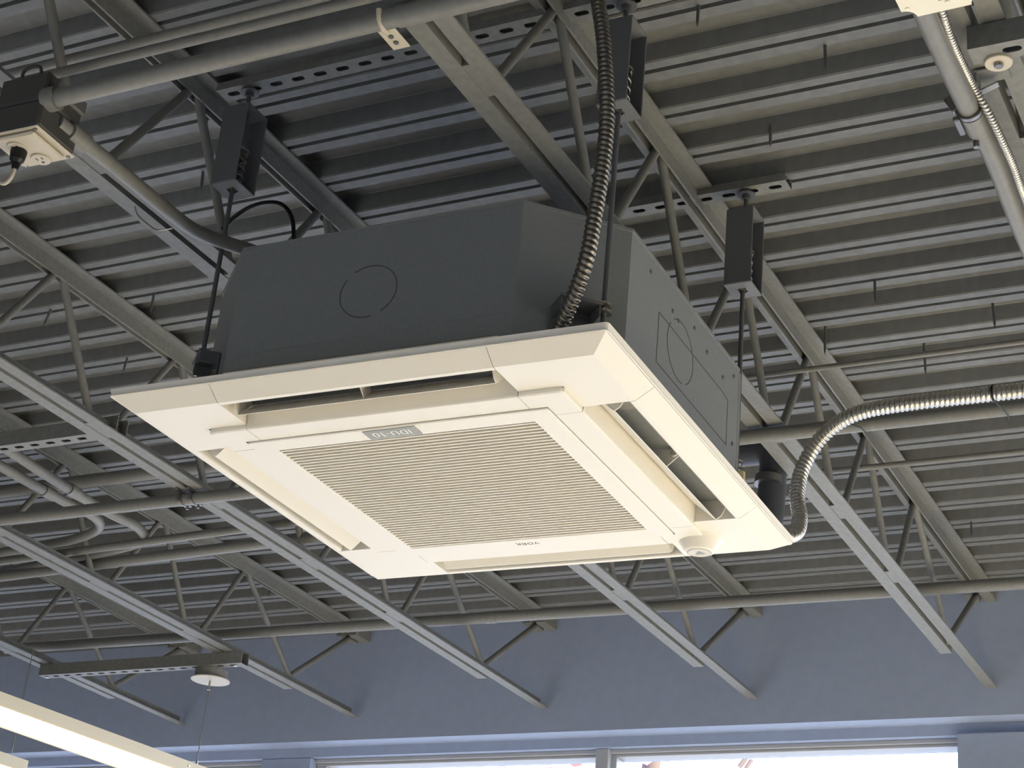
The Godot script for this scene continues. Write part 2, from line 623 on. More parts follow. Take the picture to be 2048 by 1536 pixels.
# ---------------------------------------------------------------- air conditioner
func side(k: int, s: float, y: float, t: float) -> Vector3:
	return Basis(Vector3.UP, k * PI / 2) * Vector3(s, y, t)

func strip(sh: Shape, k: int, s0: float, s1: float, prof: Array, out: Vector3) -> void:
	# extrude a (t, y) profile along a side, one flat face per step
	for i in prof.size() - 1:
		var a: Vector2 = prof[i]
		var b: Vector2 = prof[i + 1]
		sh.quad(side(k, s0, a.y, a.x), side(k, s1, a.y, a.x), side(k, s1, b.y, b.x), side(k, s0, b.y, b.x), Basis(Vector3.UP, k * PI / 2) * out)

func curved(sh: Shape, k: int, s0: float, s1: float, prof: Array, centre: Vector2, sg: float, n := 2) -> void:
	var rows := []
	var cen := PackedVector3Array()
	for i in n + 1:
		var s := lerpf(s0, s1, float(i) / n)
		var line := PackedVector3Array()
		for q: Vector2 in prof:
			line.append(side(k, s, q.y, q.x))
		rows.append(line)
		cen.append(side(k, s, centre.y, centre.x))
	sh.grid(rows, cen, false, sg)

func air_conditioner() -> void:
	var ac := thing("air_conditioner", "suspended ceiling cassette air conditioner with a cream square panel and dark grey cabinet", "air conditioner", p(-1.5459, 1.2666, -2.674))
	ac.rotation.y = 0.0203
	# cabinet: square with cut corners
	var oct := PackedVector2Array()
	for q in [[.28, .42], [.42, .28], [.42, -.28], [.28, -.42], [-.28, -.42], [-.42, -.28], [-.42, .28], [-.28, .42]]:
		oct.append(Vector2(q[0], q[1]))
	var s := Shape.new()
	s.prism(oct, Vector3(0, 0.004, 0), Vector3.RIGHT, Vector3.BACK, Vector3(0, 0.285, 0))
	var cab := obj("cabinet", s, M.cabinet, ac)
	# folded lip along the top edge
	s = Shape.new()
	var lip := PackedVector2Array()
	for q in oct:
		lip.append(q * 1.004)
	s.prism(lip, Vector3(0, 0.285, 0), Vector3.RIGHT, Vector3.BACK, Vector3(0, 0.006, 0))
	obj("top_lip", s, M.cabinet, cab)
	# scored outlines on the sides
	s = Shape.new()
	score_ring(s, 1, -0.033 - 0.0, 0.176, 0.058)
	score_line(s, 1, [Vector2(-0.142, 0.201), Vector2(-0.142, 0.104), Vector2(0.222, 0.104), Vector2(0.222, 0.196), Vector2(0.20, 0.2), Vector2(-0.142, 0.201)])
	score_ring(s, 0, -0.003, 0.160, 0.050)
	obj("knockout_outline", s, M.line, cab)
	s = Shape.new()
	score_line(s, 0, [Vector2(-0.27, 0.070), Vector2(0.27, 0.081)], 0.0005)
	score_line(s, 3, [Vector2(-0.27, 0.074), Vector2(0.27, 0.074)], 0.0005)
	obj("seam", s, M.cabinet, cab)
	for q in [[-0.24, 0.05], [-0.16, 0.055], [0.2, 0.05], [0.1, 0.24], [-0.08, 0.235], [-0.05, 0.23], [-0.19, 0.255], [0.25, 0.26], [0.255, 0.12], [0.03, 0.255], [0.19, 0.23]]:
		s = Shape.new()
		s.lathe(side(1, q[0], q[1], 0.42), [Vector2(0.0042, 0), Vector2(0.0036, 0.0018), Vector2(0, 0.0018)], 10, Basis(Vector3(0, 0, 1), Vector3(1, 0, 0), Vector3(0, 1, 0)))
		obj("screw", s, M.dark, cab)
	# corner flange strip along the rear right edge of the cabinet
	s = Shape.new()
	s.span(Vector3(0.412, 0.01, -0.292), Vector3(0.4205, 0.285, -0.281), 0.001)
	obj("edge_flange", s, M.cabinet, cab)
	# top bump
	s = Shape.new()
	s.span(Vector3(0.02, 0.29, 0.30), Vector3(0.075, 0.306, 0.37), 0.006)
	obj("top_fitting", s, M.cabinet, cab)
	# hanging brackets at the four cut corners
	for c in [[-1.0, 1.0, .4037, .328], [1.0, 1.0, .407, .344], [1.0, -1.0, .406, .323], [-1.0, -1.0, .40, .33]]:
		bracket(ac, c[0], c[1], c[2], c[3])
	panel(ac)

func score_line(s: Shape, k: int, pts: Array, proud := 0.0006) -> void:
	for i in pts.size() - 1:
		var a: Vector2 = pts[i]
		var b: Vector2 = pts[i + 1]
		var d := (b - a).normalized() * 0.0009
		var n := Vector2(-d.y, d.x)
		var t := 0.42 + proud
		var q := [a - d + n, b + d + n, b + d - n, a - d - n]
		s.quad(side(k, q[0].x, q[0].y, t), side(k, q[1].x, q[1].y, t), side(k, q[2].x, q[2].y, t), side(k, q[3].x, q[3].y, t), side(k, 0, 0, 1))
		for j in 4:
			var e: Vector2 = q[j]
			var f: Vector2 = q[(j + 1) % 4]
			s.quad(side(k, e.x, e.y, t), side(k, f.x, f.y, t), side(k, f.x, f.y, 0.42), side(k, e.x, e.y, 0.42), side(k, (e.x + f.x - a.x - b.x), (e.y + f.y - a.y - b.y), 0))

func score_ring(s: Shape, k: int, cx: float, cy: float, r: float) -> void:
	var pts := []
	for i in 33:
		if i == 12 or i == 26:
			if pts.size() > 1:
				score_line(s, k, pts)
			pts = []
			continue
		var a := TAU * i / 32.0
		pts.append(Vector2(cx + cos(a) * r * 1.12, cy + sin(a) * r))
	score_line(s, k, pts)

func bracket(ac: Node3D, sx: float, sz: float, rx: float, rz: float) -> void:
	var y := 0.105
	var d := Vector3(sx, 0, sz).normalized()
	var u := d.cross(Vector3.UP)
	var mid := Vector3(sx * 0.35, 0, sz * 0.35)
	var rod := Vector3(sx * rx, 0, sz * rz)
	var reach := (rod - mid).dot(d) + 0.018
	var s := Shape.new()
	# shelf with a fork round the rod, back plate and two webs
	s.box(mid + d * reach * 0.5 + Vector3(0, y, 0), Vector3(0.072, 0.004, reach), 0.001, Basis(u, Vector3.UP, d))
	s.box(mid + d * 0.003 + Vector3(0, y - 0.022, 0), Vector3(0.072, 0.048, 0.004), 0.001, Basis(u, Vector3.UP, d))
	for g in [-1.0, 1.0]:
		s.box(mid + d * reach * 0.45 + u * g * 0.033 + Vector3(0, y - 0.011, 0), Vector3(0.003, 0.022, reach * 0.9), 0.0005, Basis(u, Vector3.UP, d))
	var b := obj("mounting_bracket", s, M.dark, ac)
	for q in [-0.0065, 0.0065]:
		s = Shape.new()
		s.lathe(rod + Vector3(0, y + q * 1.0, 0), [Vector2(0.014, -0.0022), Vector2(0.014, 0.0022)], 6)
		s.lathe(rod + Vector3(0, y + q * 1.0, 0), [Vector2(0, -0.0042), Vector2(0.0105, -0.0042), Vector2(0.0105, 0.0042), Vector2(0, 0.0042)], 6)
		obj("nut", s, M.zinc, b)
	for g in [-1.0, 1.0]:
		s = Shape.new()
		s.lathe(mid + u * g * 0.02 + d * 0.005 + Vector3(0, y - 0.03, 0), [Vector2(0.006, 0), Vector2(0.006, 0.004), Vector2(0, 0.004)], 8, Basis(u, d, u.cross(d)))
		obj("bolt", s, M.zinc, b)

func rounded(half: float, r: float, y: float) -> PackedVector3Array:
	var out := PackedVector3Array()
	for c in 4:
		for i in 7:
			var a := c * PI / 2 + i * PI / 12
			var q := Vector2([1, -1, -1, 1][c], [1, 1, -1, -1][c]) * (half - r) + Vector2(cos(a), sin(a)) * r
			out.append(Vector3(q.x, y, q.y))
	return out

func ring(s: Shape, h0: float, r0: float, y0: float, h1: float, r1: float, y1: float, out: Vector3) -> void:
	# one band between two rounded squares; out.x is outward, out.y up
	var a := rounded(h0, r0, y0)
	var b := rounded(h1, r1, y1)
	for i in a.size():
		var j := (i + 1) % a.size()
		var d := (a[i] + a[j])
		d.y = 0
		d = d.normalized()
		s.quad(a[i], a[j], b[j], b[i], d * out.x + Vector3(0, out.y, 0))

func panel(ac: Node3D) -> void:
	var s := Shape.new()
	# thin square rim
	ring(s, 0.445, 0.004, 0.0065, 0.473, 0.006, 0.0065, Vector3(0, 1, 0))
	ring(s, 0.473, 0.006, 0.0065, 0.4768, 0.007, 0.0050, Vector3(1, 1, 0))
	ring(s, 0.4768, 0.007, 0.0050, 0.4735, 0.007, -0.0048, Vector3(1, -0.3, 0))
	ring(s, 0.4735, 0.007, -0.0048, 0.4752, 0.007, -0.0058, Vector3(1, 1, 0))
	ring(s, 0.4752, 0.007, -0.0058, 0.4750, 0.007, -0.0072, Vector3(1, 0, 0))
	ring(s, 0.4750, 0.007, -0.0072, 0.4740, 0.007, -0.0080, Vector3(1, -1, 0))
	ring(s, 0.4740, 0.007, -0.0080, 0.4725, 0.006, -0.0080, Vector3(0, -1, 0))
	ring(s, 0.4725, 0.006, -0.0080, 0.4722, 0.006, -0.0058, Vector3(-1, 0, 0))
	ring(s, 0.4722, 0.006, -0.0058, 0.445, 0.004, -0.0058, Vector3(0, -1, 0))
	ring(s, 0.445, 0.004, -0.0058, 0.445, 0.004, 0.0065, Vector3(-1, 0, 0))
	obj("panel_rim", s, M.white, ac)
	var E := 0.4715       # outer edge of the bevel
	var F := 0.439        # inner edge of the bevel
	var Y := -0.029
	var P := 0.346        # inner plateau
	var YP := -0.038
	var C := 0.2655       # where the corner covers begin
	for k in 4:
		# long cover between two corners: bevel, lip, curl into the outlet
		s = Shape.new()
		strip(s, k, -C + 0.0008, C - 0.0008, [Vector2(E, -0.0078), Vector2(F, Y)], Vector3(0, -1, 1))
		strip(s, k, -C + 0.0008, C - 0.0008, [Vector2(F, Y), Vector2(0.4305, Y)], Vector3(0, -1, 0))
		curved(s, k, -C + 0.0008, C - 0.0008, [Vector2(0.4305, Y), Vector2(0.4280, -0.0280), Vector2(0.4265, -0.0250), Vector2(0.4258, -0.02), Vector2(0.427, -0.01), Vector2(0.429, 0.0), Vector2(0.432, 0.012), Vector2(0.437, 0.03)], Vector2(0.46, 0.0), 1.0)
		obj("side_cover", s, M.white, ac)
		# strip of the plateau between the outlet and the grille
		s = Shape.new()
		strip(s, k, -C + 0.0008, C - 0.0008, [Vector2(0.2975, YP), Vector2(0.343, YP)], Vector3(0, -1, 0))
		curved(s, k, -C + 0.0008, C - 0.0008, [Vector2(0.343, YP), Vector2(0.3442, -0.0377), Vector2(0.3455, -0.0370), Vector2(0.3465, -0.0345)], Vector2(0.32, 0.0), 1.0)
		curved(s, k, -C + 0.0008, C - 0.0008, [Vector2(0.3465, -0.0345), Vector2(0.3472, -0.028), Vector2(0.3485, -0.015), Vector2(0.350, 0.03)], Vector2(0.3, 0.0), 1.0)
		obj("inner_strip", s, M.white, ac)
		# outlet: roof and foam lining
		s = Shape.new()
		strip(s, k, -C, C, [Vector2(0.346, 0.03), Vector2(0.44, 0.03)], Vector3(0, -1, 0))
		s.box(side(k, -0.215 if k == 1 else 0.215, 0.016, 0.3825), Vector3(0.085, 0.028, 0.062) if k % 2 == 0 else Vector3(0.062, 0.028, 0.085), 0.003)
		obj("outlet_lining", s, M.foam, ac)
		# corner cover
		s = Shape.new()
		var flat := PackedVector2Array([Vector2(C, P), Vector2(C, F), Vector2(F, F), Vector2(F, C), Vector2(P, C), Vector2(P, P)])
		var ids := Geometry2D.triangulate_polygon(flat)
		for i in range(0, ids.size(), 3):
			s.tri(side(k, flat[ids[i]].x, Y, flat[ids[i]].y), side(k, flat[ids[i + 1]].x, Y, flat[ids[i + 1]].y), side(k, flat[ids[i + 2]].x, Y, flat[ids[i + 2]].y), Vector3.DOWN)
		s.quad(side(k, C, Y, F), side(k, F, Y, F), side(k, E, -0.0078, E), side(k, C, -0.0078, E), side(k, 0, -1, 1))
		s.quad(side(k, F, Y, C), side(k, F, Y, F), side(k, E, -0.0078, E), side(k, E, -0.0078, C), side(k, 1, -1, 0))
		# plateau corner with soft edges
		var top := PackedVector2Array([Vector2(C, 0.2975), Vector2(C, P - 0.003), Vector2(P - 0.007, P - 0.003), Vector2(P - 0.003, P - 0.007), Vector2(P - 0.003, C), Vector2(0.2975, C), Vector2(0.2975, 0.2975)])
		ids = Geometry2D.triangulate_polygon(top)
		for i in range(0, ids.size(), 3):
			s.tri(side(k, top[ids[i]].x, YP, top[ids[i]].y), side(k, top[ids[i + 1]].x, YP, top[ids[i + 1]].y), side(k, top[ids[i + 2]].x, YP, top[ids[i + 2]].y), Vector3.DOWN)
		var edge := [Vector2(C, P), Vector2(P - 0.005, P), Vector2(P, P - 0.005), Vector2(P, C)]
		var inn := [Vector2(C, P - 0.003), Vector2(P - 0.007, P - 0.003), Vector2(P - 0.003, P - 0.007), Vector2(P - 0.003, C)]
		for i in 3:
			var e0: Vector2 = edge[i]
			var e1: Vector2 = edge[i + 1]
			var i0: Vector2 = inn[i]
			var i1: Vector2 = inn[i + 1]
			var o := side(k, (e0 + e1).x, 0, (e0 + e1).y)
			s.quad(side(k, i0.x, YP, i0.y), side(k, i1.x, YP, i1.y), side(k, e1.x, YP + 0.002, e1.y), side(k, e0.x, YP + 0.002, e0.y), o + Vector3.DOWN)
			s.quad(side(k, e0.x, YP + 0.002, e0.y), side(k, e1.x, YP + 0.002, e1.y), side(k, e1.x, Y, e1.y), side(k, e0.x, Y, e0.y), o)
		# end walls of the two outlets it borders
		var wall := PackedVector2Array([Vector2(P, YP), Vector2(P, 0.03), Vector2(0.437, 0.03), Vector2(0.4325, Y), Vector2(P, Y)])
		ids = Geometry2D.triangulate_polygon(wall)
		for i in range(0, ids.size(), 3):
			s.tri(side(k, C, wall[ids[i]].y, wall[ids[i]].x), side(k, C, wall[ids[i + 1]].y, wall[ids[i + 1]].x), side(k, C, wall[ids[i + 2]].y, wall[ids[i + 2]].x), side(k, -1, 0, 0))
			s.tri(side(k, wall[ids[i]].x, wall[ids[i]].y, C), side(k, wall[ids[i + 1]].x, wall[ids[i + 1]].y, C), side(k, wall[ids[i + 2]].x, wall[ids[i + 2]].y, C), side(k, 0, 0, -1))
		obj("corner_cover", s, M.white, ac)
		vane(ac, k)
	# grille frame
	s = Shape.new()
	var G := 0.2962
	var I := 0.2545
	var YG := -0.0412
	ring(s, G, 0.006, -0.03, G, 0.006, YG + 0.0015, Vector3(1, 0, 0))
	ring(s, G, 0.006, YG + 0.0015, G - 0.0015, 0.005, YG, Vector3(1, -1, 0))
	ring(s, G - 0.0015, 0.005, YG, I + 0.001, 0.002, YG, Vector3(0, -1, 0))
	ring(s, I + 0.001, 0.002, YG, I, 0.001, YG + 0.001, Vector3(-1, -1, 0))
	ring(s, I, 0.001, YG + 0.001, I, 0.001, -0.02, Vector3(-1, 0, 0))
	var gf := obj("grille_frame", s, M.white, ac)
	s = Shape.new()
	s.span(Vector3(-0.29, -0.0265, -0.29), Vector3(0.29, -0.024, 0.29))
	obj("filter", s, M.filter, gf)
	# slats
	s = Shape.new()
	var bar := PackedVector2Array([Vector2(0.0016, 0), Vector2(-0.0016, 0), Vector2(-0.0022, 0.0006), Vector2(-0.0062, 0.0125), Vector2(-0.0036, 0.0125), Vector2(0.0021, 0.0006)])
	s.prism(bar, Vector3(-I, 0, 0), Vector3.BACK, Vector3.UP, Vector3(2 * I, 0, 0))
	var slat := s.mesh()
	for i in 43:
		var o := inst("slat", slat, M.white, ac)
		o.position = Vector3(0, -0.0408, I - 0.0062 - i * 0.01184)
	# label plate and maker's mark
	s = Shape.new()
	s.box(Vector3(-0.0085, -0.0419, 0.2755), Vector3(0.1035, 0.0012, 0.033), 0.0004)
	var plate := obj("label_plate", s, M.label, ac)
	text("lettering", "DU-10", Vector3(-0.0125, -0.0427, 0.2755), 0.0162, M.ink, plate, 1.12)
	s = Shape.new()
	s.span(Vector3(0.0255, -0.0431, 0.2755 - 0.0082), Vector3(0.0275, -0.0424, 0.2755 + 0.0082))
	obj("lettering", s, M.ink, plate)
	var mark := text("maker_mark", "YORK", Vector3(-0.006, -0.0413, -0.2765), 0.0115, M.logo, ac, 1.25)
	mark.set_meta("label", "small dark lettering on the far side of the grille frame")
	s = Shape.new()
	s.span(Vector3(-0.036, -0.0415, -0.2882), Vector3(0.026, -0.0413, -0.2872))
	obj("underline", s, M.logo, mark).position = -mark.position
	# sensor dome in the far right corner
	s = Shape.new()
	var at := Vector3(0.327, -0.028, -0.352)
	s.lathe(at, [Vector2(0.0, -0.030), Vector2(0.0245, -0.030), Vector2(0.029, -0.0275), Vector2(0.033, -0.022), Vector2(0.041, -0.008), Vector2(0.046, -0.002), Vector2(0.054, 0.0)], 36)
	var dome := obj("sensor_dome", s, M.white, ac)
	s = Shape.new()
	s.lathe(at, [Vector2(0.0175, -0.0306), Vector2(0.0205, -0.0312), Vector2(0.0225, -0.0302)], 36)
	s.lathe(at, [Vector2(0.0, -0.0305), Vector2(0.0175, -0.0305)], 36)
	obj("sensor_lens", s, M.white_in, dome)
	s = Shape.new()
	s.lathe(at, [Vector2(0.0225, -0.0303), Vector2(0.0238, -0.0303)], 36)
	s.tri(at + Vector3(0.011, -0.031, -0.008), at + Vector3(-0.011, -0.031, -0.008), at + Vector3(0.002, -0.031, 0.010), Vector3.DOWN)
	obj("lens_facet", s, M.label, dome)
	# cream tab of the rear right bracket hanging below the cabinet
	s = Shape.new()
	s.box(Vector3(0.418, 0.066, -0.304), Vector3(0.024, 0.036, 0.02), 0.004, Basis(Vector3.UP, 0.5))
	obj("corner_tab", s, M.gold, ac)

func vane(ac: Node3D, k: int) -> void:
	var s := Shape.new()
	var prof := [Vector2(0.3975, -0.0352), Vector2(0.3905, -0.0288), Vector2(0.3795, -0.0185), Vector2(0.3665, -0.0075), Vector2(0.3535, 0.0025)]
	var back := []
	for q: Vector2 in prof:
		back.append(q + Vector2(-0.0016, -0.0016) if q.x < 0.397 else q + Vector2(-0.0022, 0.0004))
	var L := 0.2495
	curved(s, k, -L, L, prof, Vector2(0.34, -0.06), 1.0)
	curved(s, k, -L, L, back, Vector2(0.34, -0.06), -1.0)
	strip(s, k, -L, L, [prof[0], back[0]], Vector3(0, -1, 0))
	strip(s, k, -L, L, [prof[4], back[4]], Vector3(0, 1, -1))
	for e in [-L, L]:
		for i in 4:
			s.quad(side(k, e, prof[i].y, prof[i].x), side(k, e, prof[i + 1].y, prof[i + 1].x), side(k, e, back[i + 1].y, back[i + 1].x), side(k, e, back[i].y, back[i].x), side(k, e, 0, 0))
	var v := obj("vane", s, M.vane, ac)
	# swing arms at both ends and in the middle
	for q in [-L, 0.0, L]:
		s = Shape.new()
		var poly := PackedVector2Array([Vector2(0.3972, -0.0345), Vector2(0.406, -0.0290), Vector2(0.4125, -0.018), Vector2(0.415, -0.006), Vector2(0.411, 0.004), Vector2(0.400, 0.008), Vector2(0.3565, 0.004), Vector2(0.3795, -0.0175)])
		if q == 0.0:
			poly = PackedVector2Array([Vector2(0.393, -0.0305), Vector2(0.401, -0.024), Vector2(0.414, -0.013), Vector2(0.4155, -0.004), Vector2(0.408, 0.003), Vector2(0.385, 0.002), Vector2(0.372, -0.0105)])
		var e := 0.0022
		s.prism(poly, side(k, q - e * 0.5, 0, 0), side(k, 0, 0, 1), Vector3.UP, side(k, e, 0, 0))
		if q == 0.0:
			s.lathe(side(k, q, -0.0075, 0.407), [Vector2(0.0062, -0.006), Vector2(0.0062, 0.006), Vector2(0.0045, 0.0075), Vector2(0, 0.0075)], 14, Basis(side(k, 0, 0, 1), side(k, 1, 0, 0), Vector3.DOWN))
			s.lathe(side(k, q, -0.0075, 0.407), [Vector2(0.003, 0.007), Vector2(0.003, 0.012), Vector2(0, 0.012)], 10, Basis(side(k, 0, 0, 1), side(k, 1, 0, 0), Vector3.DOWN))
		obj("swing_arm", s, M.vane, v)

# lettering lies on the underside, read from the far side
func text(called: String, what: String, at: Vector3, high: float, m: Material, parent: Node, wide := 1.0) -> MeshInstance3D:
	var tm := TextMesh.new()
	var f := SystemFont.new()
	f.font_names = PackedStringArray(["Droid Sans"])
	tm.font = f
	tm.text = what
	tm.font_size = 64
	tm.pixel_size = high / 46.0
	tm.depth = 0.0004
	tm.curve_step = 2.0
	var o := MeshInstance3D.new()
	o.name = numbered(called, parent)
	o.mesh = tm
	o.material_override = m
	parent.add_child(o, true)
	o.transform = Transform3D(Basis(Vector3(-wide, 0, 0), Vector3(0, 0, -1), Vector3(0, -1, 0)), at)
	return o

# ---------------------------------------------------------------- spring hangers
const HANGERS := [
	[-1.943, -2.338, "black spring hanger box and rod at the air conditioner's front left corner"],
	[-1.132, -2.338, "black spring hanger box and rod behind the upright ribbed metal conduit"],
	[-1.1465, -3.005, "black spring hanger box and rod beside the joist right of the air conditioner"]]

func hanger(a: Array) -> void:
	var x: float = a[0]
	var z: float = a[1]
	var y0 := 1.757
	var y1 := 1.934
	var base := p(x, 1.34, z)
	var t := thing("spring_hanger", a[2], "hanger", base, "spring hangers holding up the air conditioner")
	var s := Shape.new(base)
	var hx := 0.029
	var hz := 0.034
	s.span(p(x - hx, y0, z + hz - 0.003), p(x + hx, y1, z + hz), 0.001)
	s.span(p(x - hx, y0, z - hz), p(x + hx, y1, z - hz + 0.003), 0.001)
	s.span(p(x - hx, y1 - 0.003, z - hz + 0.003), p(x + hx, y1, z + hz - 0.003))
	# bottom plate with a round hole is split round the rod
	for g in [-1.0, 1.0]:
		s.span(p(x + g * 0.0085, y0, z - hz + 0.003), p(x + g * hx, y0 + 0.003, z + hz - 0.003))
		s.span(p(x - 0.0085, y0, z + g * 0.0085), p(x + 0.0085, y0 + 0.003, z + g * (hz - 0.003)))
	obj("housing", s, M.hanger, t)
	s = Shape.new(base)
	var coil := PackedVector3Array()
	for i in 4 * 16 + 1:
		var an := TAU * i / 16.0
		coil.append(p(x + cos(an) * 0.0165, y0 + 0.008 + i * 0.075 / 64.0, z + sin(an) * 0.0165))
	s.tube(coil, 0.0026, 7)
	obj("spring", s, M.steel, t)
	s = Shape.new(base)
	s.lathe(p(x, y0, z), [Vector2(0.0078, -0.003), Vector2(0.0078, 0.006), Vector2(0.021, 0.006), Vector2(0.021, 0.009), Vector2(0.0, 0.009)], 18)
	obj("bushing", s, M.zinc, t)
	s = Shape.new(base)
	s.lathe(p(x, y0 + 0.084, z), [Vector2(0.0, 0.0), Vector2(0.021, 0.0), Vector2(0.021, 0.004), Vector2(0.010, 0.004), Vector2(0.010, 0.014), Vector2(0.0, 0.014)], 18)
	obj("spring_cap", s, M.zinc, t)
	s = Shape.new(base)
	s.rod(p(x, 1.345, z), p(x, y0 + 0.1, z), 0.0047, 10)
	obj("lower_rod", s, M.dark, t)
	s = Shape.new(base)
	s.rod(p(x, y1 - 0.03, z), p(x, 2.006, z), 0.0047, 10)
	s.lathe(p(x, y1 - 0.016, z), [Vector2(0, 0), Vector2(0.0095, 0), Vector2(0.0095, 0.008), Vector2(0, 0.008)], 6)
	obj("upper_rod", s, M.dark, t)
	s = Shape.new(base)
	s.lathe(p(x, 1.99, z), [Vector2(0, -0.018), Vector2(0.0095, -0.018), Vector2(0.0095, -0.009), Vector2(0, -0.009)], 6)
	s.lathe(p(x, 1.99, z), [Vector2(0, -0.009), Vector2(0.019, -0.008), Vector2(0.019, -0.0055), Vector2(0, -0.0055)], 18)
	obj("nut", s, M.dark, t)

# ---------------------------------------------------------------- slotted struts
func strut(label: String, x0: float, x1: float, y: float, z: float, deep: float, phase: float, m: Material, wide := 0.0413) -> Node3D:
	var base := p((x0 + x1) * 0.5, y, z)
	var t := thing("strut_channel", label, "strut", base, "slotted steel strut channels")
	var s := Shape.new(base)
	var pitch := 0.0508
	# slots stand at x = phase + i * pitch
	var cell := (x0 - phase) / pitch
	var i := floori(cell - 0.5)
	while phase + (i - 0.5) * pitch < x1 - 0.002:
		var c := phase + i * pitch
		var a := c - pitch * 0.5
		var b := c + pitch * 0.5
		if a >= x0 - 1e-4 and b <= x1 + 1e-4:
			s.slotted(p(c, y, z), pitch, wide, 0.0285, 0.0135, 0.0026)
		else:
			a = maxf(a, x0)
			b = minf(b, x1)
			if b > a:
				s.quad(p(a, y, z - wide * 0.5), p(b, y, z - wide * 0.5), p(b, y, z + wide * 0.5), p(a, y, z + wide * 0.5), Vector3.DOWN)
		i += 1
	for g in [-1.0, 1.0]:
		var zo: float = z + g * wide * 0.5
		var zi: float = z + g * (wide * 0.5 - 0.0026)
		s.quad(p(x0, y, zo), p(x1, y, zo), p(x1, y + deep, zo), p(x0, y + deep, zo), Vector3(0, 0, g))
		s.quad(p(x0, y + 0.0026, zi), p(x1, y + 0.0026, zi), p(x1, y + deep, zi), p(x0, y + deep, zi), Vector3(0, 0, -g))
		var zl: float = z + g * (wide * 0.5 - 0.009)
		s.quad(p(x0, y + deep, zo), p(x1, y + deep, zo), p(x1, y + deep, zl), p(x0, y + deep, zl), Vector3.UP)
		s.quad(p(x0, y + deep - 0.0026, zo), p(x1, y + deep - 0.0026, zo), p(x1, y + deep - 0.0026, zl), p(x0, y + deep - 0.0026, zl), Vector3.DOWN)
		s.quad(p(x0, y + deep, zl), p(x1, y + deep, zl), p(x1, y + deep - 0.007, zl), p(x0, y + deep - 0.007, zl), Vector3(0, 0, -g))
		for x in [x0, x1]:
			s.quad(p(x, y, zo), p(x, y, zi), p(x, y + deep, zi), p(x, y + deep, zo), Vector3(signf(x - (x0 + x1) * 0.5), 0, 0))
	obj("channel", s, m, t)
	return t

func struts() -> void:
	strut("slotted strut under the deck carrying the front left and middle spring hangers", -2.012, -0.56, 1.990, -2.338, 0.018, -1.932, M.paint)
	strut("slotted strut under the deck carrying the right spring hanger", -1.51, -1.055, 1.990, -3.005, 0.018, -1.084, M.paint)
	strut("slotted strut lying on two joists beside the air conditioner's left corner", -4.05, -2.80, 1.683, -3.117, 0.041, -2.973, M.paint)
	var low := strut("low slotted strut under two joists holding the round lamp canopy", -4.415, -3.54, 1.632, -4.757, 0.041, -4.30, M.paint)
	var s := Shape.new(low.position)
	s.lathe(p(-3.575, 1.632, -4.757), [Vector2(0, -0.004), Vector2(0.006, -0.004), Vector2(0.006, 0.0)], 8)
	s.lathe(p(-4.39, 1.632, -4.757), [Vector2(0, -0.004), Vector2(0.006, -0.004), Vector2(0.006, 0.0)], 8)
	obj("bolt", s, M.zinc, low)
	var r := strut("strut end with a round washer at the right edge below the joist", -0.498, 0.35, 1.632, -2.212, 0.041, -0.437, M.paint)
	s = Shape.new(r.position)
	s.lathe(p(-0.462, 1.632, -2.235), [Vector2(0.006, -0.0045), Vector2(0.0195, -0.0045), Vector2(0.0205, -0.0035), Vector2(0.0205, 0.0)], 28)
	obj("washer", s, M.cover, r)
	s = Shape.new(r.position)
	s.lathe(p(-0.462, 1.632, -2.235), [Vector2(0, -0.010), Vector2(0.0062, -0.010), Vector2(0.0072, -0.0085), Vector2(0.0072, -0.004)], 12)
	obj("bolt", s, M.steel, r)

# ---------------------------------------------------------------- rigid pipes
func pipe(label: String, cat: String, called: String, path: PackedVector3Array, r: float, m: Material, group := "painted pipes and conduits under the roof") -> Node3D:
	var base: Vector3 = path[0]
	var t := thing(called, label, cat, base, group)
	var s := Shape.new(base)
	s.tube(path, r, 18)
	obj("tube", s, m, t)
	return t

func sleeve(t: Node3D, called: String, a: Vector3, b: Vector3, r: float, m: Material) -> void:
	var s := Shape.new(t.position)
	s.rod(a, b, r, 18)
	obj(called, s, m, t)

